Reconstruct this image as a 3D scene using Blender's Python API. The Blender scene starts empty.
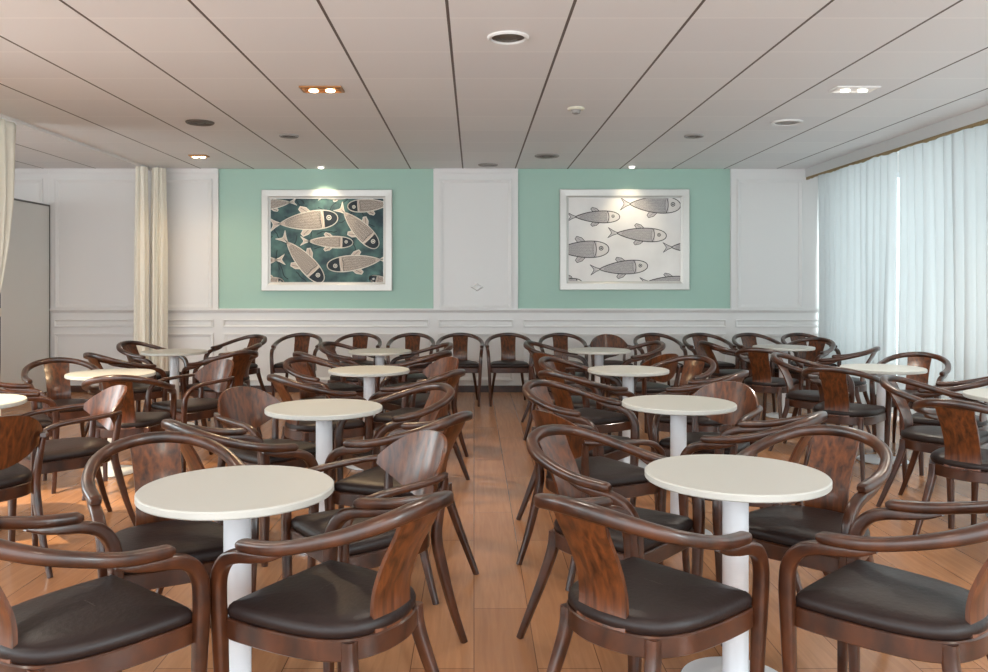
import bpy, math, random
from mathutils import Vector, Matrix

random.seed(7)
PI = math.pi
C = bpy.context.scene.collection
SC = bpy.context.scene

# ------------------------------------------------------------------ camera
F_PX, CAM_H = 820.0, 1.36
cam_d = bpy.data.cameras.new('camera')
cam_d.sensor_width = 36.0
cam_d.lens = F_PX / 988.0 * 36.0
cam_d.shift_x = 20.0 / 988.0
cam_d.shift_y = -52.0 / 988.0
cam_d.clip_start = 0.05
cam = bpy.data.objects.new('camera', cam_d)
cam.location = (0, 0, CAM_H)
cam.rotation_euler = (PI / 2, 0, 0)
C.objects.link(cam)
SC.camera = cam

# ------------------------------------------------------------------ world, daylight, exposure
SC.view_settings.view_transform = 'Standard'
SC.view_settings.look = 'None'
SC.view_settings.gamma = 1.0
SC.view_settings.use_curve_mapping = False
SC.view_settings.exposure = 0.55
W = bpy.data.worlds.new('world')
SC.world = W
W.use_nodes = True
bg = W.node_tree.nodes['Background']
bg.inputs[0].default_value = (0.90, 0.96, 1.0, 1)
bg.inputs[1].default_value = 3.0


def area_light(name, loc, direction, sx, sy, energy, color):
    d = bpy.data.lights.new(name, 'AREA')
    d.shape = 'RECTANGLE'
    d.size, d.size_y = sx, sy
    d.energy = energy
    d.color = color
    o = bpy.data.objects.new(name, d)
    o.location = loc
    o.rotation_euler = Vector(direction).to_track_quat('-Z', 'Y').to_euler()
    C.objects.link(o)
    return o


# sky light falling on the window wall (outside the glass), and on the alcove windows
area_light('daylight_window_side', (7.6, 1.2, 2.4), (-1, 0.75, -0.12), 7.0, 3.2, 1050, (0.84, 0.94, 1.0))
area_light('daylight_alcove_side', (-8.4, 4.4, 1.7), (1, 0, 0.02), 11.0, 3.0, 470, (0.90, 0.95, 1.0))

# ------------------------------------------------------------------ geometry helpers


class MB:
    def __init__(self):
        self.v, self.f, self.m = [], [], []

    def add(self, verts, faces, mi=0):
        b = len(self.v)
        self.v.extend([tuple(p) for p in verts])
        for f in faces:
            self.f.append([b + i for i in f])
            self.m.append(mi)
        return self

    def box(self, x0, x1, y0, y1, z0, z1, mi=0):
        v = [(x0, y0, z0), (x1, y0, z0), (x1, y1, z0), (x0, y1, z0), (x0, y0, z1), (x1, y0, z1), (x1, y1, z1), (x0, y1, z1)]
        return self.add(v, [(0, 3, 2, 1), (4, 5, 6, 7), (0, 1, 5, 4), (1, 2, 6, 5), (2, 3, 7, 6), (3, 0, 4, 7)], mi)

    def lathe(self, prof, n=40, mi=0, c=(0, 0)):
        """prof: list of (r, z) bottom to top; closed on the axis by caps."""
        vs, fs = [], []
        for r, z in prof:
            for i in range(n):
                a = 2 * PI * i / n
                vs.append((c[0] + r * math.cos(a), c[1] + r * math.sin(a), z))
        for k in range(len(prof) - 1):
            for i in range(n):
                j = (i + 1) % n
                fs.append((k * n + i, k * n + j, (k + 1) * n + j, (k + 1) * n + i))
        fs.append(tuple(reversed(range(n))))
        fs.append(tuple(range((len(prof) - 1) * n, len(prof) * n)))
        return self.add(vs, fs, mi)

    def sweep(self, path, secs, ref, n=12, ex=2.8, mi=0):
        """path: points; secs: (half width along ref side, half height) per point; ref: vector giving the section's first axis."""
        pts = [Vector(p) for p in path]
        vs, fs = [], []
        N = len(pts)
        side = Vector(ref).normalized()
        for k, p in enumerate(pts):
            t = (pts[min(k + 1, N - 1)] - pts[max(k - 1, 0)]).normalized()
            side = (side - t * side.dot(t)).normalized()
            up = t.cross(side)
            a_, b_ = secs[k]
            for i in range(n):
                an = 2 * PI * (i + .5) / n
                ca, sa = math.cos(an), math.sin(an)
                ca = math.copysign(abs(ca) ** (2 / ex), ca)
                sa = math.copysign(abs(sa) ** (2 / ex), sa)
                vs.append(p + side * (a_ * ca) + up * (b_ * sa))
        for k in range(N - 1):
            for i in range(n):
                j = (i + 1) % n
                fs.append((k * n + i, k * n + j, (k + 1) * n + j, (k + 1) * n + i))
        fs.append(tuple(reversed(range(n))))
        fs.append(tuple(range((N - 1) * n, N * n)))
        return self.add(vs, fs, mi)

    def sheet(self, grid, closed=False, mi=0):
        """grid of points [row][col] -> quads."""
        nr, nc = len(grid), len(grid[0])
        vs = [p for r in grid for p in r]
        fs = []
        for r in range(nr - 1):
            for c in range(nc - (0 if closed else 1)):
                d = (c + 1) % nc
                fs.append((r * nc + c, r * nc + d, (r + 1) * nc + d, (r + 1) * nc + c))
        return self.add(vs, fs, mi)

    def slab(self, front, back, mi=0):
        """closed thin solid between two equal grids."""
        nr, nc = len(front), len(front[0])
        b = nr * nc
        vs = [p for r in front for p in r] + [p for r in back for p in r]
        fs = []
        for r in range(nr - 1):
            for c in range(nc - 1):
                q = (r * nc + c, r * nc + c + 1, (r + 1) * nc + c + 1, (r + 1) * nc + c)
                fs.append(q)
                fs.append(tuple(b + i for i in reversed(q)))
        for c in range(nc - 1):
            fs.append((c + 1, c, b + c, b + c + 1))
            e = (nr - 1) * nc
            fs.append((e + c, e + c + 1, b + e + c + 1, b + e + c))
        for r in range(nr - 1):
            fs.append((r * nc, (r + 1) * nc, b + (r + 1) * nc, b + r * nc))
            e = nc - 1
            fs.append(((r + 1) * nc + e, r * nc + e, b + r * nc + e, b + (r + 1) * nc + e))
        return self.add(vs, fs, mi)

    def build(self, name, mats, parent=None, smooth=None, bevel=0):
        me = bpy.data.meshes.new(name)
        me.from_pydata(self.v, [], self.f)
        for mt in (mats if isinstance(mats, (list, tuple)) else [mats]):
            me.materials.append(mt)
        me.polygons.foreach_set('material_index', self.m)
        if smooth:
            me.polygons.foreach_set('use_smooth', [True] * len(me.polygons))
            me.set_sharp_from_angle(angle=math.radians(smooth))
        me.update()
        o = bpy.data.objects.new(name, me)
        C.objects.link(o)
        if parent is not None:
            o.parent = parent
        if bevel:
            md = o.modifiers.new('soft_edge', 'BEVEL')
            md.width = bevel
            md.segments = 2
            md.limit_method = 'ANGLE'
        return o


def cat(points, per=6):
    """Catmull-Rom through the points."""
    P = [Vector(p) for p in points]
    P = [P[0] * 2 - P[1]] + P + [P[-1] * 2 - P[-2]]
    out = []
    for i in range(1, len(P) - 2):
        a, b, c, d = P[i - 1:i + 3]
        for k in range(per):
            t = k / per
            out.append(.5 * ((2 * b) + (c - a) * t + (2 * a - 5 * b + 4 * c - d) * t * t + (3 * b - a - 3 * c + d) * t ** 3))
    out.append(P[-2])
    return out


def lerp_list(vals, n):
    """resample a list of tuples to n entries, linearly."""
    out = []
    for i in range(n):
        u = i / (n - 1) * (len(vals) - 1)
        k = min(int(u), len(vals) - 2)
        t = u - k
        out.append(tuple(vals[k][j] * (1 - t) + vals[k + 1][j] * t for j in range(len(vals[0]))))
    return out


def empty(name, loc=(0, 0, 0), rz=0.0):
    o = bpy.data.objects.new(name, None)
    o.empty_display_size = .1
    o.location = loc
    o.rotation_euler = (0, 0, rz)
    C.objects.link(o)
    return o


def tag(o, label=None, category=None, group=None, kind=None):
    if label: o['label'] = label
    if category: o['category'] = category
    if group: o['group'] = group
    if kind: o['kind'] = kind
    return o


def struct(o):
    o['kind'] = 'structure'
    return o


def copy_tree(o, parent=None):
    c = o.copy()
    C.objects.link(c)
    if parent is not None:
        c.parent = parent
    for ch in list(o.children):
        copy_tree(ch, c)
    return c


# ------------------------------------------------------------------ materials
def srgb(r, g, b):
    f = lambda c: (c / 255 / 12.92) if c / 255 <= .04045 else ((c / 255 + .055) / 1.055) ** 2.4
    return (f(r), f(g), f(b), 1)


def new_mat(name):
    m = bpy.data.materials.new(name)
    m.use_nodes = True
    nt = m.node_tree
    return m, nt, nt.nodes['Principled BSDF']


def plain(name, col, rough=.5, metal=0, noise=0.0, scale=8, bump=0, spec=.5):
    m, nt, p = new_mat(name)
    p.inputs['Roughness'].default_value = rough
    p.inputs['Metallic'].default_value = metal
    p.inputs['Specular IOR Level'].default_value = spec
    p.inputs['Base Color'].default_value = col
    if noise or bump:
        tc = nt.nodes.new('ShaderNodeTexCoord')
        nz = nt.nodes.new('ShaderNodeTexNoise')
        nz.inputs['Scale'].default_value = scale
        nz.inputs['Detail'].default_value = 4
        nt.links.new(tc.outputs['Object'], nz.inputs['Vector'])
        if noise:
            mx = nt.nodes.new('ShaderNodeMix')
            mx.data_type = 'RGBA'
            mx.inputs['A'].default_value = tuple(c * (1 - noise) for c in col[:3]) + (1,)
            mx.inputs['B'].default_value = tuple(min(1, c * (1 + noise)) for c in col[:3]) + (1,)
            nt.links.new(nz.outputs['Fac'], mx.inputs['Factor'])
            nt.links.new(mx.outputs['Result'], p.inputs['Base Color'])
        if bump:
            bp = nt.nodes.new('ShaderNodeBump')
            bp.inputs['Strength'].default_value = bump
            bp.inputs['Distance'].default_value = .01
            nt.links.new(nz.outputs['Fac'], bp.inputs['Height'])
            nt.links.new(bp.outputs['Normal'], p.inputs['Normal'])
    return m


def emit(name, col, strength):
    m, nt, p = new_mat(name)
    p.inputs['Base Color'].default_value = col
    p.inputs['Emission Color'].default_value = col
    p.inputs['Emission Strength'].default_value = strength
    return m


def wood(name, dark, light, scale=(26, 26, 3.2), rough=.3):
    m, nt, p = new_mat(name)
    tc = nt.nodes.new('ShaderNodeTexCoord')
    mp = nt.nodes.new('ShaderNodeMapping')
    mp.inputs['Scale'].default_value = scale
    nz = nt.nodes.new('ShaderNodeTexNoise')
    nz.inputs['Scale'].default_value = 1.6
    nz.inputs['Detail'].default_value = 5
    nz.inputs['Distortion'].default_value = .35
    rp = nt.nodes.new('ShaderNodeValToRGB')
    rp.color_ramp.elements[0].position = .3
    rp.color_ramp.elements[0].color = dark
    rp.color_ramp.elements[1].position = .72
    rp.color_ramp.elements[1].color = light
    L = nt.links.new
    L(tc.outputs['Object'], mp.inputs['Vector'])
    L(mp.outputs['Vector'], nz.inputs['Vector'])
    L(nz.outputs['Fac'], rp.inputs['Fac'])
    L(rp.outputs['Color'], p.inputs['Base Color'])
    p.inputs['Roughness'].default_value = rough
    p.inputs['Coat Weight'].default_value = .28
    p.inputs['Coat Roughness'].default_value = .16
    return m


M = {}
M['walnut'] = wood('walnut', srgb(38, 18, 9), srgb(80, 42, 21), scale=(9, 9, 6))
M['walnut_panel'] = wood('walnut_panel', srgb(46, 22, 10), srgb(112, 60, 27), scale=(34, 34, 2.4), rough=.3)
M['leather'] = plain('leather', srgb(33, 22, 20), rough=.42, spec=.34, noise=.18, scale=60, bump=.12)
M['laminate'] = plain('laminate', srgb(186, 185, 178), rough=.38, noise=.015, scale=3)
M['white_steel'] = plain('white_steel', srgb(222, 224, 228), rough=.35)
M['chrome'] = plain('chrome', srgb(170, 170, 172), rough=.25, metal=1)
M['white_paint'] = plain('white_paint', srgb(226, 224, 222), rough=.5, noise=.01, scale=2)
M['teal_paint'] = plain('teal_paint', srgb(165, 196, 182), rough=.6, noise=.02, scale=3)
M['divider'] = plain('divider', srgb(224, 223, 219), rough=.5, noise=.01)
M['dark_edge'] = plain('dark_edge', srgb(90, 88, 86), rough=.5)
M['frame_silver'] = plain('frame_silver', srgb(200, 198, 193), rough=.35, metal=.35, noise=.05, scale=40)
M['cream_cloth'] = plain('cream_cloth', srgb(232, 226, 212), rough=.9, noise=.04, scale=30)
M['pelmet'] = plain('pelmet', srgb(206, 206, 206), rough=.5)
M['fringe'] = plain('fringe', srgb(150, 130, 96), rough=.9, noise=.35, scale=60)
M['vent_dark'] = plain('vent_dark', srgb(96, 88, 80), rough=.5)
M['vent_grey'] = plain('vent_grey', srgb(150, 146, 142), rough=.5)
M['detector'] = plain('detector', srgb(222, 218, 200), rough=.4)
M['bulb_warm'] = emit('bulb_warm', (1, .74, .42, 1), 14)
M['bulb_white'] = emit('bulb_white', (1, .95, .85, 1), 2.5)
M['lamp_brass'] = plain('lamp_brass', srgb(176, 128, 84), rough=.35, metal=.7)

# ceiling: square panels, dark channel seams one way, faint light joints the other
TILE_X, TILE_X0, TILE_Y, TILE_Y0 = .658, -.14, .654, 4.47


def ceiling_material():
    m, nt, p = new_mat('ceiling_panels')
    L = nt.links.new
    N = nt.nodes.new
    tc = N('ShaderNodeTexCoord')
    sp = N('ShaderNodeSeparateXYZ')
    L(tc.outputs['Object'], sp.inputs[0])

    def math_(op, a, b=None):
        n = N('ShaderNodeMath')
        n.operation = op
        for i, x in enumerate((a, b)):
            if x is None: continue
            if isinstance(x, (int, float)):
                n.inputs[i].default_value = x
            else:
                L(x, n.inputs[i])
        return n.outputs[0]

    def line(axis, size, off, half):
        u = math_('DIVIDE', math_('SUBTRACT', sp.outputs[axis], off), size)
        d = math_('MULTIPLY', math_('ABSOLUTE', math_('SUBTRACT', math_('FRACT', math_('ADD', u, .5)), .5)), size)
        return math_('LESS_THAN', d, half), math_('FLOOR', u)
    lx, ix = line(0, TILE_X, TILE_X0, .0085)
    ly, iy = line(1, TILE_Y, TILE_Y0, .004)
    cb = N('ShaderNodeCombineXYZ')
    L(ix, cb.inputs[0])
    L(iy, cb.inputs[1])
    wn = N('ShaderNodeTexWhiteNoise')
    wn.noise_dimensions = '2D'
    L(cb.outputs[0], wn.inputs['Vector'])
    r = N('ShaderNodeMix'); r.data_type = 'RGBA'
    r.inputs['A'].default_value = srgb(229, 227, 227)
    r.inputs['B'].default_value = srgb(234, 232, 231)
    L(wn.outputs['Value'], r.inputs['Factor'])
    a = N('ShaderNodeMix'); a.data_type = 'RGBA'
    L(math_('MULTIPLY', ly, .9), a.inputs['Factor'])
    L(r.outputs['Result'], a.inputs['A'])
    a.inputs['B'].default_value = srgb(253, 250, 247)
    b = N('ShaderNodeMix'); b.data_type = 'RGBA'
    L(lx, b.inputs['Factor'])
    L(a.outputs['Result'], b.inputs['A'])
    b.inputs['B'].default_value = srgb(96, 84, 78)
    L(b.outputs['Result'], p.inputs['Base Color'])
    p.inputs['Roughness'].default_value = .6
    return m


def floor_material():
    m, nt, p = new_mat('floor_planks')
    L = nt.links.new
    N = nt.nodes.new
    tc = N('ShaderNodeTexCoord')
    mp = N('ShaderNodeMapping')
    mp.inputs['Rotation'].default_value = (0, 0, PI / 2)
    L(tc.outputs['Object'], mp.inputs['Vector'])
    br = N('ShaderNodeTexBrick')
    br.offset = .37
    br.inputs['Scale'].default_value = 1
    br.inputs['Brick Width'].default_value = 1.45
    br.inputs['Row Height'].default_value = .225
    br.inputs['Mortar Size'].default_value = .0018
    br.inputs['Color1'].default_value = srgb(164, 115, 80)
    br.inputs['Color2'].default_value = srgb(178, 128, 91)
    br.inputs['Mortar'].default_value = srgb(104, 72, 50)
    L(mp.outputs['Vector'], br.inputs['Vector'])
    mp2 = N('ShaderNodeMapping')
    mp2.inputs['Scale'].default_value = (26, 1.6, 1)
    L(tc.outputs['Object'], mp2.inputs['Vector'])
    nz = N('ShaderNodeTexNoise')
    nz.inputs['Scale'].default_value = 1.5
    nz.inputs['Detail'].default_value = 6
    nz.inputs['Distortion'].default_value = .8
    L(mp2.outputs['Vector'], nz.inputs['Vector'])
    mr = N('ShaderNodeMapRange')
    mr.inputs['From Min'].default_value = .3
    mr.inputs['From Max'].default_value = .7
    mr.inputs['To Min'].default_value = .86
    mr.inputs['To Max'].default_value = 1.1
    L(nz.outputs['Fac'], mr.inputs['Value'])
    mx = N('ShaderNodeMix'); mx.data_type = 'RGBA'; mx.blend_type = 'MULTIPLY'
    mx.inputs['Factor'].default_value = 1
    L(br.outputs['Color'], mx.inputs['A'])
    cb = N('ShaderNodeCombineColor')
    for i in range(3): L(mr.outputs[0], cb.inputs[i])
    L(cb.outputs[0], mx.inputs['B'])
    L(mx.outputs['Result'], p.inputs['Base Color'])
    p.inputs['Roughness'].default_value = .27
    return m


def sheer_material():
    m, nt, p = new_mat('sheer_cloth')
    L = nt.links.new
    out = nt.nodes['Material Output']
    nt.nodes.remove(p)
    d = nt.nodes.new('ShaderNodeBsdfDiffuse')
    d.inputs['Color'].default_value = (.84, .86, .86, 1)
    t = nt.nodes.new('ShaderNodeBsdfTranslucent')
    t.inputs['Color'].default_value = (.40, .43, .44, 1)
    mx = nt.nodes.new('ShaderNodeMixShader')
    mx.inputs[0].default_value = .5
    L(d.outputs[0], mx.inputs[1])
    L(t.outputs[0], mx.inputs[2])
    L(mx.outputs[0], out.inputs['Surface'])
    return m


def pane_material():
    m, nt, p = new_mat('window_glass')
    L = nt.links.new
    out = nt.nodes['Material Output']
    nt.nodes.remove(p)
    g = nt.nodes.new('ShaderNodeBsdfGlossy')
    g.inputs['Roughness'].default_value = .02
    t = nt.nodes.new('ShaderNodeBsdfTransparent')
    t.inputs['Color'].default_value = (.93, .96, .95, 1)
    mx = nt.nodes.new('ShaderNodeMixShader')
    mx.inputs[0].default_value = .07
    L(t.outputs[0], mx.inputs[1])
    L(g.outputs[0], mx.inputs[2])
    L(mx.outputs[0], out.inputs['Surface'])
    return m


M['ceiling'] = ceiling_material()
M['floor'] = floor_material()
M['sheer'] = sheer_material()
M['pane'] = pane_material()

# ------------------------------------------------------------------ room shell
YW = 10.33          # face of the back wall
ZC = 2.81           # ceiling
XL, XR = -7.0, 4.75
Y0 = -1.6           # the hall goes on behind the camera, open end


def wx(px): return (px - 474.0) / F_PX * YW
def wz(py): return CAM_H - (py - 284.0) / F_PX * YW


struct(MB().box(XL - .2, XR + .2, Y0, YW + .2, -.12, 0).build('floor', M['floor']))
struct(MB().box(XL - .2, XR + .2, Y0, YW + .2, ZC, ZC + .15).build('ceiling', M['ceiling']))
struct(MB().box(XL - .2, XR + .2, YW, YW + .2, 0, ZC).build('wall_back', M['teal_paint']))


def wall_with_windows(name, xa, xb, y_start, y_end, wins, z0, z1):
    mb = MB()
    mb.box(xa, xb, y_start, y_end, 0, z0)
    mb.box(xa, xb, y_start, y_end, z1, ZC)
    ys = [y_start] + [v for w in wins for v in w] + [y_end]
    for a, b in zip(ys[::2], ys[1::2]):
        mb.box(xa, xb, a, b, z0, z1)
    return struct(mb.build(name, M['white_paint']))


win_right = [(-1.4, .6), (.95, 3.75), (4.1, 6.9), (7.25, 10.05)]
wall_with_windows('wall_right', XR, XR + .2, Y0, YW, win_right, .12, 2.62)
win_left = [(-1.2, 1.2), (1.6, 4.0), (4.4, 6.8)]
wall_with_windows('wall_left', XL - .2, XL, Y0, YW, win_left, .5, 2.55)
wi = 0
for xs, wins, z0, z1 in ((XR + .06, win_right, .12, 2.62), (XL - .12, win_left, .5, 2.55)):
    for a, b in wins:
        wi += 1
        w = struct(empty('window_%d' % wi, (xs, (a + b) / 2, z0)))
        h, L2 = z1 - z0, (b - a) / 2
        fr = MB()
        for s0, s1, u0, u1 in ((-L2, L2, 0, .06), (-L2, L2, h - .06, h), (-L2, -L2 + .06, .06, h - .06), (L2 - .06, L2, .06, h - .06), (-.03, .03, .06, h - .06)):
            fr.box(-.03, .03, s0, s1, u0, u1)
        fr.build('window_frame', M['white_steel'], w)
        MB().box(-.004, .004, -L2 + .05, L2 - .05, .05, h - .05).build('pane', M['pane'], w)

# --- white panelling on the back wall ------------------------------------------------
def frame_ring(mb, x0, x1, z0, z1, wd, y0, y1):
    """a picture-frame moulding with mitred, stepped section, as one connected mesh"""
    prof = [(0, y1), (0, y0 + .004), (.3 * wd, y0), (.6 * wd, y0 + .005), (wd, y0 + .012), (wd, y1)]
    loops = []
    for off, y in prof:
        loops.append([(x0 + off, y, z0 + off), (x1 - off, y, z0 + off), (x1 - off, y, z1 - off), (x0 + off, y, z1 - off)])
    mb.sheet(loops, closed=True)


def rail(mb, x0, x1, z0, z1, depth):
    """horizontal moulding with a rounded nose"""
    zs = z1 - z0
    prof = [(YW, z0), (YW - depth * .45, z0), (YW - depth * .62, z0 + zs * .3), (YW - depth * .9, z0 + zs * .5), (YW - depth, z0 + zs * .68), (YW - depth, z1), (YW, z1)]
    mb.sheet([[(x0, y, z) for y, z in prof], [(x1, y, z) for y, z in prof]])
    mb.add([(x0, y, z) for y, z in prof], [tuple(range(len(prof)))])
    mb.add([(x1, y, z) for y, z in prof], [tuple(reversed(range(len(prof))))])


Z_RAIL0, Z_RAIL1 = wz(313), wz(308.5)
pil = [(XL, wx(50.5)), (wx(50.5), wx(152)), (wx(152), wx(219)), (wx(433.5), wx(518)), (wx(730), XR)]
ti = 0
for x0, x1 in pil:
    ti += 1
    t = struct(empty('trim_%d' % ti, ((x0 + x1) / 2, YW, Z_RAIL1)))
    o = MB().box(x0, x1, YW - .035, YW + .01, Z_RAIL1 - .02, ZC - .001).build('panel_board', M['white_paint'], t, bevel=.004)
    o.location = (-t.location.x, -t.location.y, -t.location.z)
    mb = MB()
    frame_ring(mb, x0 + .075, min(x1, 4.2) - .075, wz(311) + .03, ZC - .13, .05, YW - .056, YW - .03)
    o = mb.build('panel_moulding', M['white_paint'], t)
    o.location = (-t.location.x, -t.location.y, -t.location.z)
    if x1 < 4:
        o = MB().box(x0, x1, YW - .05, YW - .03, ZC - .06, ZC - .001).build('cornice', M['white_paint'], t, bevel=.006)
        o.location = (-t.location.x, -t.location.y, -t.location.z)

# wainscot below the chair rail, one board with rails and framed fields
ti += 1
w = struct(MB().box(XL, XR, YW - .022, YW + .01, 0, Z_RAIL1 - .01).build('trim_%d' % ti, M['white_paint']))
mb = MB(); rail(mb, XL, XR, Z_RAIL0, Z_RAIL1, .06); mb.build('chair_rail', M['white_paint'], w)
edges = [XL, wx(50.5), wx(152), wx(219), wx(433.5), wx(518), wx(730), XR]
for a, b in zip(edges[:-1], edges[1:]):
    mb = MB()
    frame_ring(mb, a + .06, b - .06, wz(327), wz(319.5), .022, YW - .045, YW - .02)
    mb.build('band_moulding', M['white_paint'], w)
    mb = MB()
    frame_ring(mb, a + .06, b - .06, .14, wz(333), .045, YW - .045, YW - .02)
    mb.build('field_moulding', M['white_paint'], w)
struct(MB().box(XL, XR, YW - .036, YW - .02, 0, .085).build('baseboard_back', M['walnut']))

# --- pelmet over the window curtains, and the curtain track on the alcove side --------
ti += 1
pm = struct(MB().box(4.16, 4.19, Y0, YW, 2.70, ZC).build('trim_%d' % ti, M['pelmet']))
mb = MB()
yy = [Y0 + (YW - Y0) * i / 260 for i in range(261)]
lowz = [2.674 + .006 * math.sin(9 * y) + random.uniform(-.006, .006) for y in yy]
mb.slab([[(4.168, y, 2.70) for y in yy], [(4.168, y, z) for y, z in zip(yy, lowz)]], [[(4.184, y, 2.70) for y in yy], [(4.184, y, z) for y, z in zip(yy, lowz)]])
tag(mb.build('fringe', M['fringe'], pm), 'ragged gold brown fringe')
ti += 1
struct(MB().box(-4.075, -4.025, Y0, YW - .04, ZC - .028, ZC).build('trim_%d' % ti, M['white_paint']))

# ------------------------------------------------------------------ curtains
def sheer_panel(ya, yb, z0, z1, seed, drift=0.0):
    r = random.Random(seed)
    n = int((yb - ya) / .018)
    ph = [r.uniform(0, 6.28) for _ in range(5)]
    front = []
    rows = 9
    for k in range(rows):
        v = k / (rows - 1)
        z = z1 + (z0 - z1) * v
        row = []
        for i in range(n + 1):
            u = i / n
            y = ya + (yb - ya) * u
            soft = .6 + .4 * v
            w = y / .165 + .35 * math.sin(1.7 * y + ph[1]) + .12 * math.sin(5.3 * y + ph[3]) + .10 * v * math.sin(3 * y + ph[0])
            dx = (.062 * (2 * abs(math.sin(PI * w)) ** .8 - 1) + .012 * math.sin(2 * PI * y / .071 + ph[2] + v)) * soft
            y2 = y + drift * v * (u - .5) + .012 * math.sin(5 * v + ph[4] + 11 * u)
            row.append((4.30 + dx, y2, z))
        front.append(row)
    return MB().sheet(front)


for nm, ya, yb, sd, lab in (
        ('sheer_curtain', 8.40, 10.29, 3, 'sheer white curtain hanging beside the back wall, narrower of the two'),
        ('sheer_curtain', .2, 8.335, 5, 'sheer white curtain spanning most of the window wall'),):
    o = sheer_panel(ya, yb, .03, 2.735, sd, -.06).build(nm, M['sheer'], smooth=180)
    tag(o, lab, 'curtain', 'sheer window curtains')


def cream_curtain(rows, nfold, amp_rows, seed, x=-4.05, n=160):
    """rows: (z, y_start, y_end); pleats of depth amp along x"""
    r = random.Random(seed)
    jit = [r.uniform(-.35, .35) for _ in range(nfold + 2)]
    grid = []
    zs = lerp_list(rows, 34)
    am = lerp_list([(a,) for a in amp_rows], 34)
    for (z, ya, yb), (a,) in zip(zs, am):
        row = []
        for i in range(n + 1):
            u = i / n
            f = u * nfold
            k = int(f)
            ph = 2 * PI * (f + jit[k] * (1 - (f - k)) + jit[k + 1] * (f - k))
            row.append((x + a * math.sin(ph) * (.75 + .25 * math.sin(3.1 * u + seed)), ya + (yb - ya) * u, z))
        grid.append(row)
    back = [[(p[0] - .004, p[1], p[2]) for p in rw] for rw in grid]
    return MB().slab(grid, back)


cb_ = empty('drape', (-3.95, 10.0, 0))
def bundle(cx, cy, R, nf, seed):
    r = random.Random(seed)
    grid = []
    for k in range(30):
        v = k / 29
        z = 2.78 - v * 2.76
        spread = .80 + .30 * min(1, v * 3) - .10 * math.sin(PI * v)
        row = []
        for i in range(96):
            a = 2 * PI * i / 96
            rr = R * spread * (1 + .20 * math.sin(nf * a + .5 * math.sin(2.2 * v + seed)) + .10 * math.sin((nf + 4) * a + 1.3 * v + seed))
            row.append((cx + rr * math.cos(a), cy + 1.25 * rr * math.sin(a), z))
        grid.append(row)
    mb = MB().sheet(grid, closed=True)
    mb.add(grid[0], [tuple(range(96))])
    mb.add(grid[-1], [tuple(reversed(range(96)))])
    return mb
bundle(-.085, -.05, .072, 7, 1).build('cloth', M['cream_cloth'], cb_, smooth=60)
bundle(.085, .06, .078, 8, 5).build('cloth', M['cream_cloth'], cb_, smooth=60)
tag(cb_, 'cream drape gathered in the alcove corner at the back wall', 'curtain', 'cream alcove drapes')
cf = empty('drape', (-4.05, 6.6, 0))
o = cream_curtain([(2.775, 5.15, 7.30), (2.5, 5.2, 7.29), (2.1, 5.45, 7.25), (1.7, 5.9, 7.15), (1.35, 6.35, 7.02), (1.18, 6.55, 6.94), (1.05, 6.56, 6.93), (.6, 6.42, 6.98), (.02, 6.36, 7.0)], 15, [.035, .05, .06, .06, .055, .045, .045, .06, .06], 9, n=260).build('cloth', M['cream_cloth'], cf, smooth=180)
o.location = (4.05, -6.6, 0)
ring_ = []
for i in range(29):
    a = 2 * PI * i / 28
    ring_.append((-4.05 + .085 * math.cos(a), 6.745 + .225 * math.sin(a), 1.12))
o = MB().sweep(ring_, [(.008, .035)] * 29, (1, 0, 0), n=10).build('tie_back', M['cream_cloth'], cf, smooth=60)
o.location = (4.05, -6.6, 0)
tag(cf, 'cream drape swept aside by a tie at the near end of the alcove', 'curtain', 'cream alcove drapes')

# tall divider in the alcove
dv = empty('room_divider', (-5.34, 9.6, 0))
tag(dv, 'tall pale grey room divider standing in the alcove behind the drape', 'divider')
for a, b in ((9.215, 10.28), (8.1, 9.205)):
    o = MB().box(-.02, .02, a - 9.6, b - 9.6, .02, 2.33).build('panel', M['divider'], dv, bevel=.004)
    o = MB().box(-.023, .023, a - 9.6, b - 9.6, 2.33, 2.352).build('top_edge', M['dark_edge'], dv)
    o = MB().box(-.024, .024, b - 9.6 - .012, b - 9.6 + .004, .0, 2.352).build('side_edge', M['dark_edge'], dv)

# ------------------------------------------------------------------ pictures
def clip_poly(poly, w, h):
    def cut(pts, inside, inter):
        out = []
        for i in range(len(pts)):
            a, b = pts[i - 1], pts[i]
            ia, ib = inside(a), inside(b)
            if ib:
                if not ia: out.append(inter(a, b))
                out.append(b)
            elif ia:
                out.append(inter(a, b))
        return out
    for ax, lim, sg in ((0, 0, 1), (0, w, -1), (1, 0, 1), (1, h, -1)):
        if not poly: return []
        poly = cut(poly, lambda p: (p[ax] - lim) * sg >= 0,
                   lambda a, b: tuple(a[k] + (b[k] - a[k]) * (lim - a[ax]) / (b[ax] - a[ax]) for k in (0, 1)))
    return poly


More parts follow.
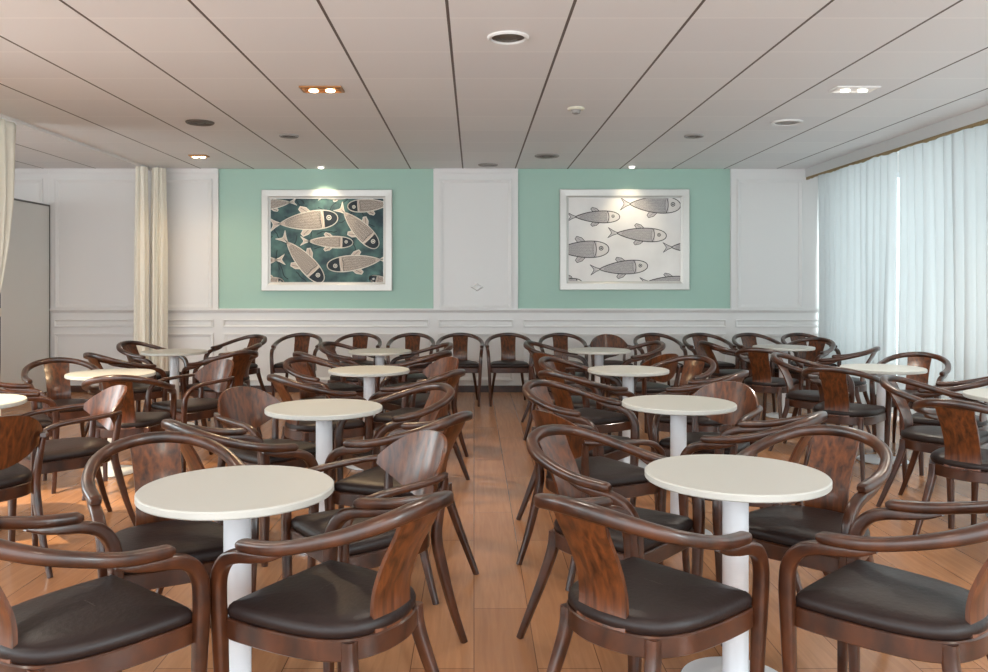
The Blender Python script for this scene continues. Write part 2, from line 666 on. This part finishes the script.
class Print:
    """flat ink shapes on a w x h canvas, thin layers"""
    def __init__(self, w, h):
        self.w, self.h, self.mb, self.layer = w, h, MB(), 0.0

    def poly(self, pts, mi, dz):
        p = clip_poly([tuple(q) for q in pts], self.w, self.h)
        if len(p) < 3: return
        self.mb.add([(x - self.w / 2, -.001 - dz, y) for x, y in p], [tuple(range(len(p)))], mi)

    def stroke(self, pts, wd, mi, dz):
        for a, b in zip(pts[:-1], pts[1:]):
            d = Vector((b[0] - a[0], b[1] - a[1]))
            if d.length < 1e-6: continue
            d.normalize()
            n = Vector((-d.y, d.x)) * wd / 2
            e = d * wd * .35
            self.poly([(a[0] - e.x - n.x, a[1] - e.y - n.y), (b[0] + e.x - n.x, b[1] + e.y - n.y), (b[0] + e.x + n.x, b[1] + e.y + n.y), (a[0] - e.x + n.x, a[1] - e.y + n.y)], mi, dz)

    def fish(self, tail, nose, height, line, body, head, hatch, eye, lw, k):
        tx, ty = tail
        d = Vector((nose[0] - tx, nose[1] - ty))
        Lf = d.length
        d.normalize()
        nrm = Vector((-d.y, d.x))
        base = .0002 + .0008 * (k % 3)
        P = lambda t, s: (tx + d.x * Lf * t + nrm.x * s, ty + d.y * Lf * t + nrm.y * s)

        def hw(t):
            q = max(0, (t - .13) / .87)
            return height / 2 * max(.07, (q ** .8) * ((1 - q) ** .46) / .463) if t > .13 else height / 2 * .07
        ts = [.13 + .87 * (1 - math.cos(PI * i / 28)) / 2 for i in range(29)]
        up = [P(t, hw(t) if t < .999 else 0) for t in ts]
        dn = [P(t, -hw(t) if t < .999 else 0) for t in ts]
        for i in range(28):
            self.poly([dn[i], dn[i + 1], up[i + 1], up[i]], head if ts[i] > .755 else body, base)
        # scales: rows of slanted ticks
        nt = max(8, int(Lf / .026))
        for i in range(nt):
            t = .2 + .55 * i / nt
            for sgn in (1, -1):
                t2 = min(.75, t + .05)
                self.stroke([P(t, -sgn * hw(t) * .92), P(t2, sgn * hw(t2) * .92)], lw * .25, hatch, base + .0002)
        self.stroke(up, lw, line, base + .0004)
        self.stroke(dn, lw, line, base + .0004)
        self.stroke([P(.755 + .035 * math.cos(PI * (i / 10 - .5)), hw(.755) * (i / 5 - 1)) for i in range(11)], lw * .8, line, base + .0004)
        for rr, mi, dz in ((.26, line, .0005), (.17, head, .0006), (.10, eye, .0007)):
            self.poly([(P(.87, height * .05)[0] + rr * height * .5 * math.cos(a), P(.87, height * .05)[1] + rr * height * .5 * math.sin(a)) for a in [2 * PI * j / 14 for j in range(14)]], mi, base + dz)
        # fins and forked tail
        for s in (1, -1):
            q = [P(.60, s * hw(.6)), P(.545, s * (hw(.55) + height * .22)), P(.46, s * (hw(.5) + height * .33)), P(.43, s * (hw(.45) + height * .22)), P(.47, s * hw(.47))]
            self.poly(q, body, base)
            self.stroke(q, lw * .7, line, base + .0004)
            self.stroke([P(.55, s * hw(.55)), P(.47, s * (hw(.5) + height * .24))], lw * .4, hatch, base + .0004)
            q = [P(.14, s * height * .03), P(.06, s * height * .16), P(-.03, s * height * .36), P(.02, s * height * .1), P(.03, 0)]
            self.poly(q, body, base)
            self.stroke(q, lw * .7, line, base + .0004)


def picture(name, px0, px1, py0, py1, fish_list, origin, span, mats, label, line, body, head, hatch, eye, lw, extra=None):
    D = .05
    Yp = YW - D
    X = lambda px: (px - 474.0) / F_PX * (Yp - .01)
    Z = lambda py: CAM_H - (py - 284.0) / F_PX * (Yp - .01)
    x0, x1, z0, z1 = X(px0), X(px1), Z(py1), Z(py0)
    w, h = x1 - x0, z1 - z0
    root = empty(name, ((x0 + x1) / 2, YW, z0))
    tag(root, label, 'picture', 'framed fish pictures')
    fw = .112
    mb = MB()
    prof = [(0, 0), (0, -D + .006), (.006, -D), (fw - .03, -D + .004), (fw - .012, -D + .016), (fw, -D + .018), (fw, -.004)]
    mb.sheet([[(-w / 2 + o, y, o), (w / 2 - o, y, o), (w / 2 - o, y, h - o), (-w / 2 + o, y, h - o)] for o, y in prof], closed=True)
    mb.build('picture_frame', M['frame_silver'], root)
    cw, ch = w - 2 * fw + .004, h - 2 * fw + .004
    pr = Print(cw, ch)
    pr.poly([(0, 0), (cw, 0), (cw, ch), (0, ch)], 0, -.0005)
    S = lambda q: ((q[0] - origin[0]) / span[0] * cw, ch - (q[1] - origin[1]) / span[1] * ch)
    if extra: extra(pr, S, cw)
    for k, (a, b, hh) in enumerate(fish_list):
        pr.fish(S(a), S(b), hh / span[1] * ch, line, body, head, hatch, eye, lw, k)
    c = pr.mb.build('canvas', mats, root)
    c.location = (0, -.022, fw - .002)
    return root


def canvas_ground(name, c1, c2, scale):
    m, nt, p = new_mat(name)
    tc = nt.nodes.new('ShaderNodeTexCoord')
    nz = nt.nodes.new('ShaderNodeTexNoise')
    nz.inputs['Scale'].default_value = scale
    nz.inputs['Detail'].default_value = 5
    rp = nt.nodes.new('ShaderNodeValToRGB')
    rp.color_ramp.elements[0].position = .38
    rp.color_ramp.elements[0].color = c1
    rp.color_ramp.elements[1].position = .66
    rp.color_ramp.elements[1].color = c2
    nt.links.new(tc.outputs['Object'], nz.inputs['Vector'])
    nt.links.new(nz.outputs['Fac'], rp.inputs['Fac'])
    nt.links.new(rp.outputs['Color'], p.inputs['Base Color'])
    p.inputs['Roughness'].default_value = .7
    return m


ink_dark = [canvas_ground('canvas_deep_green', srgb(44, 64, 71), srgb(86, 120, 115), 5.5), plain('ink_white', srgb(228, 222, 210), .7), plain('ink_beige', srgb(206, 190, 176), .7), plain('ink_navy', srgb(36, 46, 54), .7), plain('ink_reed', srgb(26, 40, 46), .7)]
ink_light = [canvas_ground('canvas_off_white', srgb(230, 226, 222), srgb(240, 236, 232), 3), plain('ink_black', srgb(44, 42, 44), .7), plain('ink_grey', srgb(196, 190, 188), .7), plain('ink_pale', srgb(222, 216, 210), .7), plain('ink_mid', srgb(116, 112, 112), .7)]


def reeds(pr, S, cw):
    r = random.Random(2)
    for i in range(26):
        x, y = r.uniform(97, 637), r.uniform(135, 543)
        pts = [(x, y)]
        a = r.uniform(0, 6.28)
        for k in range(7):
            a += r.uniform(-.5, .5)
            x += 14 * math.cos(a); y += 14 * math.sin(a)
            pts.append((x, y))
        pr.stroke([S(q) for q in pts], .010, 4, .00005)


picture('fish_picture', 261, 392, 189.5, 291,
        [((100, 262), (418, 228), 98), ((690, 160), (466, 174), 66), ((425, 178), (608, 372), 84), ((248, 342), (490, 350), 60),
         ((150, 318), (346, 540), 86), ((660, 428), (368, 464), 80), ((215, 150), (20, 172), 50), ((158, 432), (-90, 448), 70),
         ((30, 535), (160, 545), 46), ((720, 560), (570, 520), 40), ((330, 130), (480, 118), 34)],
        (97, 135), (540, 408), ink_dark, 'silver framed picture of pale fish on a dark green ground', 1, 2, 3, 3, 1, .012, reeds)
picture('fish_picture', 560, 690, 189, 290,
        [((92, 222), (336, 222), 62), ((348, 158), (628, 166), 86), ((288, 300), (560, 316), 70), ((0, 384), (284, 380), 86),
         ((204, 482), (470, 462), 70), ((552, 372), (800, 366), 66), ((440, 540), (690, 540), 56), ((30, 540), (158, 552), 50)],
        (90, 130), (538, 408), ink_light, 'silver framed picture of grey fish drawn on an off-white ground', 1, 2, 3, 4, 1, .010)

# diamond relief on the pilaster between the pictures
mb = MB()
cx, cz = wx(477), wz(287)
ring0 = [(cx + .085 * math.cos(PI / 2 * i), YW - .034, cz + .055 * math.sin(PI / 2 * i)) for i in range(4)]
ring1 = [(cx + .06 * math.cos(PI / 2 * i), YW - .05, cz + .038 * math.sin(PI / 2 * i)) for i in range(4)]
ring2 = [(cx + .03 * math.cos(PI / 2 * i), YW - .044, cz + .018 * math.sin(PI / 2 * i)) for i in range(4)]
mb.sheet([ring0, ring1, ring2], closed=True)
mb.add(ring2, [(0, 1, 2, 3)])
tag(mb.build('wall_rosette', M['white_paint']), 'small white diamond relief on the white pilaster between the pictures', 'ornament')

# ------------------------------------------------------------------ ceiling fittings
def cpos(px, py):
    Y = F_PX * (ZC - CAM_H) / (284.0 - py)
    return ((px - 474.0) / F_PX * Y, Y, ZC)


def round_vent(px, py, dia, label, inner, rim):
    t = tag(empty('ceiling_vent', cpos(px, py)), label, 'vent', 'round ceiling vents')
    R = dia / 2
    mb = MB()
    prof = [(R * .80, -.001), (R * .82, -.012), (R * .92, -.016), (R, -.008), (R, 0)]
    n = 40
    mb.sheet([[(r * math.cos(2 * PI * i / n), r * math.sin(2 * PI * i / n), z) for i in range(n)] for r, z in prof], closed=True)
    mb.build('vent_rim', rim, t, smooth=50)
    mb = MB()
    prof = [(R * .83, -.001), (R * .62, -.010), (R * .60, -.002), (R * .42, -.011), (R * .40, -.002), (R * .2, -.012), (.001, -.013)]
    mb.sheet([[(r * math.cos(2 * PI * i / n), r * math.sin(2 * PI * i / n), z) for i in range(n)] for r, z in prof], closed=True)
    tag(mb.build('louvre', inner, t, smooth=30), 'darker slotted cone')
    return t


round_vent(508, 37, .245, 'round dark vent with white rim in the ceiling above the aisle', M['vent_dark'], M['white_paint'])
round_vent(200, 122, .25, 'brownish round vent in the ceiling near the alcove drapes', M['vent_dark'], M['vent_dark'])
round_vent(289, 135.5, .19, 'small dark vent in the ceiling before the dark fish picture', M['vent_dark'], M['vent_grey'])
round_vent(694, 135.5, .19, 'small grey vent in the ceiling before the pale fish picture', M['vent_dark'], M['vent_grey'])
round_vent(787, 122, .27, 'pale round vent in the ceiling near the window curtains', M['vent_grey'], M['white_paint'])
round_vent(547, 155.5, .28, 'flat grey vent in the ceiling between pilaster and pale fish picture', M['vent_dark'], M['vent_grey'])
round_vent(488, 164.5, .24, 'grey vent in the ceiling just before the white pilaster', M['vent_grey'], M['vent_grey'])


def twin_lamp(px, py, wd, dp, label, bulb, housing, color, energy, spot=1.9):
    t = tag(empty('ceiling_lamp', cpos(px, py)), label, 'lamp', 'recessed ceiling lamps')
    mb = MB()
    prof = [(0, 0), (0, -.012), (.02, -.018), (.028, -.004)]
    mb.sheet([[(-wd / 2 + o, -dp / 2 + o, z), (wd / 2 - o, -dp / 2 + o, z), (wd / 2 - o, dp / 2 - o, z), (-wd / 2 + o, dp / 2 - o, z)] for o, z in prof], closed=True)
    mb.build('lamp_frame', M['white_paint'] if housing is M['white_paint'] else M['lamp_brass'], t)
    MB().box(-wd / 2 + .02, wd / 2 - .02, -dp / 2 + .02, dp / 2 - .02, -.006, -.001).build('reflector', housing, t)
    for s in (-1, 1):
        mb = MB()
        r0 = min(.035, dp * .28)
        mb.lathe([(r0 * math.sin(a), -.006 - .022 * (1 - math.cos(PI - a)) / 2 - .0) for a in [PI * (1 - k / 10) * .999 + .001 for k in range(11)]], 20)
        b = mb.build('bulb', bulb, t, smooth=60)
        b.location = (s * wd * .2, 0, 0)
    d = bpy.data.lights.new('lamp_light', 'SPOT')
    d.energy = energy
    d.color = color
    d.spot_size = spot
    d.spot_blend = .8
    d.shadow_soft_size = .06
    l = bpy.data.objects.new('lamp_light', d)
    l.location = (0, 0, -.05)
    C.objects.link(l)
    l.parent = t
    return t


WARM = (1, .72, .42)
twin_lamp(322, 88.5, .31, .17, 'warm twin-bulb lamp in the ceiling between aisle and alcove', M['bulb_warm'], M['lamp_brass'], WARM, 85, 2.4)
twin_lamp(854, 88.5, .32, .16, 'white twin-bulb lamp in the ceiling near the window pelmet', M['bulb_white'], M['white_paint'], (1, .92, .8), 90, 2.4)
twin_lamp(199, 155.5, .2, .13, 'small warm lamp in the ceiling before the corner drape', M['bulb_warm'], M['lamp_brass'], WARM, 26, 2.6)


def picture_spot(px, py, aim, label, energy):
    loc = cpos(px, py)
    t = tag(empty('spotlight', loc), label, 'lamp', 'picture spotlights')
    MB().lathe([(.045, -.012), (.05, -.006), (.05, 0)], 24).build('collar', M['white_paint'], t, smooth=40)
    MB().lathe([(.024, -.03), (.032, -.026), (.034, -.012)], 20).build('lens', M['bulb_white'], t, smooth=40)
    d = bpy.data.lights.new('spot_light', 'SPOT')
    d.energy = energy
    d.color = (1, .86, .62)
    d.spot_size = 1.5
    d.spot_blend = .9
    d.shadow_soft_size = .03
    l = bpy.data.objects.new('spot_light', d)
    l.location = (0, -.02, -.05)
    v = Vector(aim) - Vector(loc)
    l.rotation_euler = v.to_track_quat('-Z', 'Y').to_euler()
    C.objects.link(l)
    l.parent = t


picture_spot(321, 166.3, (-1.85, YW, 1.9), 'bright spotlight in the ceiling right above the dark fish picture', 30)
picture_spot(632, 165.8, (1.94, YW, 1.9), 'bright spotlight in the ceiling right above the pale fish picture', 16)

# fill lights added at the ceiling, out of frame, without fittings
for x, y, e in ((-3.1, 4.6, 12), (.2, 3.9, 10), (2.9, 4.6, 7), (-3.0, 1.0, 8), (.2, .8, 8), (2.9, 1.0, 6)):
    o = area_light('hall_fill', (x, y, ZC - .02), (0, 0, -1), .35, .35, e, (1, .90, .76))
    o.data.shape = 'DISK'

d = bpy.data.lights.new('sun_patch_spot', 'SPOT')  # added spot, out of view, imitating sunlight patches on the left floor
d.energy, d.color, d.spot_size, d.spot_blend, d.shadow_soft_size = 420, (1, .80, .50), .75, .35, .02
o = bpy.data.objects.new('sun_patch_spot', d)
o.location = (-3.3, 3.9, ZC - .04)
o.rotation_euler = (Vector((-2.45, 5.3, 0)) - o.location).to_track_quat('-Z', 'Y').to_euler()
C.objects.link(o)

sd = tag(empty('smoke_detector', cpos(576, 108.0)), 'cream smoke detector on the ceiling right of the aisle', 'detector')
MB().lathe([(.062, -.018), (.07, -.01), (.07, 0)], 28).build('base', M['detector'], sd, smooth=40)
MB().lathe([(.018, -.05), (.034, -.044), (.04, -.018)], 28).build('sensor_head', M['vent_grey'], sd, smooth=40)

# ------------------------------------------------------------------ tables
def make_table():
    t = empty('cafe_table')
    R = .302
    MB().lathe([(R - .03, .695), (R - .004, .695), (R, .699), (R, .716), (R - .004, .72), (R - .02, .72)], 96).build('tabletop', M['laminate'], t, smooth=35)
    MB().lathe([(.10, .683), (.10, .695)], 32).build('top_plate', M['vent_grey'], t, smooth=40)
    MB().lathe([(.043, .02), (.043, .684)], 32).build('column', M['white_steel'], t, smooth=40)
    b = MB().lathe([(.180, 0), (.183, .006), (.179, .014), (.10, .022), (.046, .028)], 64).build('base', M['white_steel'], t, smooth=35)
    MB().lathe([(.1845, .0), (.1845, .007)], 64).build('base_rim', M['chrome'], b, smooth=40)
    return t


tables = {
    'T1': ((-.750, 2.60), 'front table left of the aisle'),
    'T3': ((-.782, 4.28), 'second table left of the aisle'),
    'T5': ((-.785, 6.15), 'third table left of the aisle'),
    'T7': ((-.905, 7.89), 'last table left of the aisle'),
    'T2': ((.888, 2.785), 'front table right of the aisle'),
    'T4': ((1.107, 4.44), 'second table right of the aisle'),
    'T6': ((1.16, 6.17), 'third table right of the aisle'),
    'T8': ((1.22, 8.00), 'last table right of the aisle'),
    'T9': ((-2.86, 7.83), 'table beside the corner drape'),
    'T10': ((-2.62, 5.92), 'sunlit table before the room divider'),
    'T11': ((-2.79, 4.49), 'table cropped by the left picture edge'),
    'T12': ((3.14, 6.30), 'middle table by the window curtains'),
    'T13': ((3.17, 8.40), 'rear table by the window curtains'),
    'T14': ((3.17, 4.73), 'table cropped by the right picture edge'),
}
tp = make_table()
for i, (k, ((x, y), ph)) in enumerate(tables.items()):
    t = tp if i == 0 else copy_tree(tp)
    t.location = (x, y, 0)
    tag(t, 'round white pedestal cafe table, the ' + ph, 'table', 'round white cafe tables')

# ------------------------------------------------------------------ chairs
def outline(inset=0.0, n=64):
    """D-shaped seat plan, front at +y"""
    ctrl = [(0, .228), (.14, .226), (.20, .222), (.222, .205), (.226, .13), (.219, .0), (.197, -.105), (.15, -.178), (.075, -.215), (0, -.225)]
    pts = [Vector((x, y)) for x, y in ctrl]
    full = pts + [Vector((-p.x, p.y)) for p in reversed(pts[1:-1])]
    out = []
    m = len(full)
    per = 5
    for i in range(m):
        a, b, c, d = full[i - 1], full[i], full[(i + 1) % m], full[(i + 2) % m]
        for k in range(per):
            t = k / per
            out.append(.5 * ((2 * b) + (c - a) * t + (2 * a - 5 * b + 4 * c - d) * t * t + (3 * b - a - 3 * c + d) * t ** 3))
    if inset:
        res = []
        for i in range(len(out)):
            tn = (out[(i + 1) % len(out)] - out[i - 1]).normalized()
            nrm = Vector((-tn.y, tn.x))          # outline runs clockwise: this points outward
            res.append(out[i] - nrm * inset)
        out = res
    return out


def seat_parts(t):
    loops = []
    for ins, z in ((.004, .372), (0, .376), (0, .426), (.004, .430), (.026, .430), (.026, .372)):
        loops.append([(p.x, p.y, z) for p in outline(ins)])
    loops.append(loops[0])
    MB().sheet(loops, closed=True).build('seat_frame', M['walnut'], t, smooth=40)
    loops = []
    for ins, z in ((.016, .424), (.006, .436), (.004, .450), (.009, .463), (.022, .472)):
        loops.append([(p.x, p.y, z) for p in outline(ins)])
    for sc, z in ((.80, .479), (.60, .483), (.38, .485), (.16, .486)):
        loops.append([(p.x * sc, p.y * sc, z) for p in outline(.022)])
    mb = MB().sheet(loops, closed=True)
    n = len(loops[0])
    mb.add(loops[-1], [tuple(range(n))])
    mb.add(loops[0], [tuple(reversed(range(n)))])
    mb.build('seat_cushion', M['leather'], t, smooth=60)


def make_horseshoe_chair():
    t = empty('horseshoe_armchair')
    seat_parts(t)
    for s in (1, -1):
        path = cat([(s * .214, .216, 0), (s * .221, .224, .2), (s * .228, .228, .40), (s * .233, .228, .49), (s * .237, .219, .555), (s * .242, .186, .602), (s * .246, .135, .624), (s * .249, .075, .632), (s * .251, .015, .641), (s * .252, -.03, .655)], 5)
        secs = lerp_list([(.0135, .013), (.0165, .0165), (.0195, .0205), (.0195, .021), (.019, .021), (.019, .0205), (.0185, .019), (.0175, .016), (.015, .011), (.010, .005)], len(path))
        MB().sweep(path, secs, (1, 0, 0), n=16, ex=4.2).build('leg', M['walnut'], t, smooth=50)
        path = cat([(s * .200, -.300, 0), (s * .186, -.255, .12), (s * .166, -.206, .26), (s * .153, -.177, .36), (s * .150, -.171, .424)], 5)
        secs = lerp_list([(.011, .0125), (.0135, .015), (.016, .018), (.018, .02), (.018, .02)], len(path))
        MB().sweep(path, secs, (1, 0, 0), n=16, ex=4.2).build('leg', M['walnut'], t, smooth=50)
    half = [(.246, .132, .655), (.251, .07, .659), (.256, -.01, .669), (.249, -.10, .690), (.219, -.20, .719), (.157, -.274, .746), (.077, -.308, .762)]
    ring = half + [(0, -.318, .767)] + [(-x, y, z) for x, y, z in reversed(half)]
    path = cat(ring, 6)
    N = len(path)
    base = lerp_list([(.0205, .0165), (.0215, .0175), (.0215, .018), (.0215, .018), (.0215, .019), (.022, .0205), (.022, .0215), (.022, .022), (.022, .0215), (.022, .0205), (.0215, .019), (.0215, .018), (.0215, .018), (.0215, .0175), (.0205, .0165)], N)
    base[0] = base[-1] = (.015, .009)
    base[1] = base[-2] = (.0195, .0155)
    # section axes: side stays horizontal
    mb = MB()
    vs, fs, n = [], [], 14
    for k, p in enumerate(path):
        tt = (path[min(k + 1, N - 1)] - path[max(k - 1, 0)]).normalized()
        side = tt.cross(Vector((0, 0, 1))).normalized()
        up = side.cross(tt)
        for i in range(n):
            an = 2 * PI * (i + .5) / n
            ca, sa = math.cos(an), math.sin(an)
            ca = math.copysign(abs(ca) ** (2 / 3.2), ca)
            sa = math.copysign(abs(sa) ** (2 / 3.2), sa)
            vs.append(p + side * base[k][0] * ca + up * base[k][1] * sa)
    for k in range(N - 1):
        for i in range(n):
            j = (i + 1) % n
            fs.append((k * n + i, k * n + j, (k + 1) * n + j, (k + 1) * n + i))
    fs.append(tuple(reversed(range(n))))
    fs.append(tuple(range((N - 1) * n, N * n)))
    mb.add(vs, fs)
    mb.build('arm_rail', M['walnut'], t, smooth=50)
    prof = cat([(0, -.216, .420), (0, -.206, .48), (0, -.214, .545), (0, -.246, .625), (0, -.288, .70), (0, -.313, .755)], 4)
    front, back = [], []
    for k, p in enumerate(prof):
        v = k / (len(prof) - 1)
        hwid = .086 + .006 * v - .006 * math.sin(PI * v)
        f, b = [], []
        for i in range(11):
            u = i / 5 - 1
            y = p.y + .012 * u * u
            f.append((u * hwid, y + .006, p.z))
            b.append((u * hwid, y - .006, p.z))
        front.append(f)
        back.append(b)
    MB().slab(front, back).build('backrest', M['walnut_panel'], t, smooth=40)
    return t


def make_panel_chair():
    t = empty('panel_back_armchair')
    seat_parts(t)
    for s in (1, -1):
        path = cat([(s * .214, .220, 0), (s * .221, .224, .2), (s * .227, .226, .40), (s * .232, .224, .50), (s * .236, .212, .56), (s * .240, .185, .594)], 5)
        secs = lerp_list([(.0135, .013), (.016, .016), (.018, .018), (.017, .017), (.016, .0155), (.0155, .0145)], len(path))
        MB().sweep(path, secs, (1, 0, 0), n=16, ex=4.2).build('leg', M['walnut'], t, smooth=50)
        path = cat([(s * .239, .192, .588), (s * .243, .155, .612), (s * .248, .09, .628), (s * .248, .02, .634), (s * .244, -.08, .641), (s * .232, -.155, .645), (s * .200, -.216, .648)], 5)
        secs = lerp_list([(.0150, .014), (.0155, .014), (.016, .013), (.016, .0125), (.0155, .012), (.013, .011)], len(path))
        MB().sweep(path, secs, (1, 0, 0), n=12, ex=3.0).build('armrest', M['walnut'], t, smooth=50)
        path = cat([(s * .198, -.305, 0), (s * .188, -.258, .14), (s * .179, -.216, .30), (s * .178, -.192, .42), (s * .188, -.203, .54), (s * .203, -.213, .640)], 5)
        secs = lerp_list([(.011, .0125), (.014, .0155), (.017, .019), (.017, .019), (.015, .016), (.011, .012)], len(path))
        MB().sweep(path, secs, (1, 0, 0), n=16, ex=4.2).build('leg', M['walnut'], t, smooth=50)
    front, back = [], []
    nu, nv = 29, 10
    for k in range(nv):
        v = k / (nv - 1)
        f, b = [], []
        for i in range(nu):
            u = i / (nu - 1) * 2 - 1
            top = .772 - .112 * abs(u) ** 2.3
            bot = .520 + .108 * abs(u) ** 1.6
            z = bot + (top - bot) * v
            a = u * math.radians(53)
            lean = (z - .60) * .30
            R = .262
            sx, cy = math.sin(a), math.cos(a)
            yc = .005
            for lst, rr in ((f, R - .006), (b, R + .006)):
                lst.append((sx * (rr + lean * .3), yc - cy * rr - lean * (.55 + .45 * cy), z))
        front.append(f)
        back.append(b)
    MB().slab(front, back).build('backrest', M['walnut_panel'], t, smooth=40)
    return t


# (kind, table, corner, seat centre x, y, facing x, facing y)
chairs = [
    ('A', 'T1', 'near right', -0.396, 2.364, -.86, .52),
    ('A', 'T1', 'near left', -1.074, 2.223, .62, .78),
    ('A', 'T1', 'far left', -1.075, 2.890, .50, -.87),
    ('B', 'T1', 'far right', -0.400, 3.090, -0.8, -0.6),
    ('A', 'T2', 'near left', 0.502, 2.388, .75, .66),
    ('A', 'T2', 'near right', 1.230, 2.360, -.68, .73),
    ('A', 'T2', 'far right', 1.247, 3.084, -.70, -.71),
    ('A', 'T2', 'far left', 0.533, 3.105, .75, -.66),
    ('B', 'T3', 'far left', -1.115, 4.500, .78, -.62),
    ('A', 'T3', 'near left', -1.030, 3.650, .75, .66),
    ('A', 'T3', 'near right', -0.345, 3.790, -.90, .43),
    ('A', 'T3', 'far right', -0.445, 4.550, -.84, -.54),
    ('B', 'T4', 'near left', 0.580, 3.960, .85, .50),
    ('A', 'T4', 'far left', 0.615, 4.710, .80, -.60),
    ('A', 'T4', 'near right', 1.290, 3.850, -.80, .60),
    ('B', 'T4', 'far right', 1.360, 4.720, -.64, -.77),
    ('A', 'T5', 'near right', -0.397, 5.640, -.90, .43),
    ('A', 'T5', 'near left', -1.010, 5.380, .80, .60),
    ('A', 'T5', 'far left', -1.130, 6.300, .85, -.50),
    ('B', 'T5', 'far right', -0.417, 6.435, -0.8, -0.6),
    ('A', 'T6', 'near left', 0.770, 5.620, .80, .60),
    ('A', 'T6', 'far left', 0.837, 6.308, .85, -.50),
    ('A', 'T6', 'far right', 1.557, 6.366, -.72, -.69),
    ('A', 'T6', 'near right', 1.520, 5.600, -.85, .52),
    ('A', 'T7', 'near left', -1.230, 7.130, .80, .60),
    ('A', 'T7', 'far left', -1.183, 8.042, .90, -.40),
    ('A', 'T7', 'far right', -0.540, 7.945, -.95, -.30),
    ('A', 'T7', 'near right', -0.530, 7.180, -.90, .43),
    ('B', 'T8', 'near left', 0.800, 7.180, .75, .65),
    ('A', 'T8', 'far left', 0.830, 8.128, .90, -.40),
    ('A', 'T8', 'far right', 1.560, 8.160, -.90, -.30),
    ('B', 'T8', 'near right', 1.500, 7.200, -.50, .86),
    ('A', 'T9', 'near left', -3.010, 7.100, .64, .77),
    ('A', 'T9', 'far left', -3.203, 8.163, .92, -.35),
    ('A', 'T9', 'far right', -2.400, 7.930, -1.0, -.05),
    ('A', 'T9', 'near right', -2.250, 7.300, -.80, .60),
    ('A', 'T10', 'near left', -3.030, 5.380, .80, .55),
    ('A', 'T10', 'far left', -3.070, 6.140, 0.6, -0.8),
    ('A', 'T10', 'near right', -2.300, 5.480, -0.15, 0.99),
    ('B', 'T10', 'far right', -2.120, 6.180, -0.6, -0.8),
    ('B', 'T11', 'near right', -2.321, 3.848, -.75, .66),
    ('B', 'T11', 'far right', -2.260, 4.550, -0.72, -0.69),
    ('A', 'T12', 'near left', 2.695, 5.950, 0.65, 0.76),
    ('A', 'T12', 'far left', 2.770, 6.660, 0.8, -0.6),
    ('A', 'T12', 'far right', 3.560, 6.680, -.65, -.76),
    ('A', 'T12', 'near right', 3.200, 5.520, -.75, .66),
    ('A', 'T13', 'near left', 2.740, 7.630, .60, .80),
    ('A', 'T13', 'far left', 2.630, 8.320, .95, .15),
    ('A', 'T13', 'far right', 3.470, 8.620, -.75, -.66),
    ('A', 'T13', 'near right', 3.440, 7.700, -.80, .60),
    ('A', 'T14', 'far left', 2.820, 4.935, 0.7, -0.7),
    ('A', 'T14', 'near left', 2.620, 4.260, 0.78, 0.62),
]
YB = 9.32   # seat line of the row along the back wall
wall_row = [
    ('A', -2.620, 9.050, -.5, -.87, 'below the outer left edge of the dark fish picture'),
    ('A', -2.010, 9.320, 0, -1, 'below the left half of the dark fish picture'),
    ('A', -1.330, 9.320, 0, -1, 'below the right half of the dark fish picture'),
    ('A', -0.718, 9.320, 0, -1, 'below the teal strip left of the pilaster'),
    ('A', -0.160, 9.320, 0, -1, 'left one below the white pilaster'),
    ('A', 0.398, 9.320, 0, -1, 'right one below the white pilaster'),
    ('A', 1.010, 9.320, 0, -1, 'below the left edge of the pale fish picture'),
    ('B', 1.560, 9.320, 0, -1, 'below the left half of the pale fish picture'),
    ('A', 2.105, 9.319, .05, -1, 'below the right half of the pale fish picture'),
    ('A', 2.675, 9.320, .1, -1, 'below the right edge of the pale fish picture'),
    ('A', 3.245, 9.320, .1, -1, 'below the inner edge of the right white panel'),
    ('A', 3.81, 9.320, .05, -1, 'in the corner beside the window curtains'),
]
proto = {'A': make_horseshoe_chair(), 'B': make_panel_chair()}
used = {'A': False, 'B': False}
WORD = {'A': 'walnut horseshoe-back armchair', 'B': 'walnut curved-panel armchair'}


def place(kind, x, y, fx, fy, label, group):
    o = copy_tree(proto[kind]) if used[kind] else proto[kind]
    used[kind] = True
    o.location = (x, y, 0)
    o.rotation_euler = (0, 0, math.atan2(fy, fx) - PI / 2)
    tag(o, label, 'chair', group)


for k, tb, corner, x, y, fx, fy in chairs:
    place(k, x, y, fx, fy, '%s at the %s of the %s' % (WORD[k], corner, tables[tb][1]), 'armchairs around the cafe tables')
for k, x, y, fx, fy, where in wall_row:
    place(k, x, y, fx, fy, '%s against the wall, %s' % (WORD[k], where), 'armchairs lined up along the back wall')
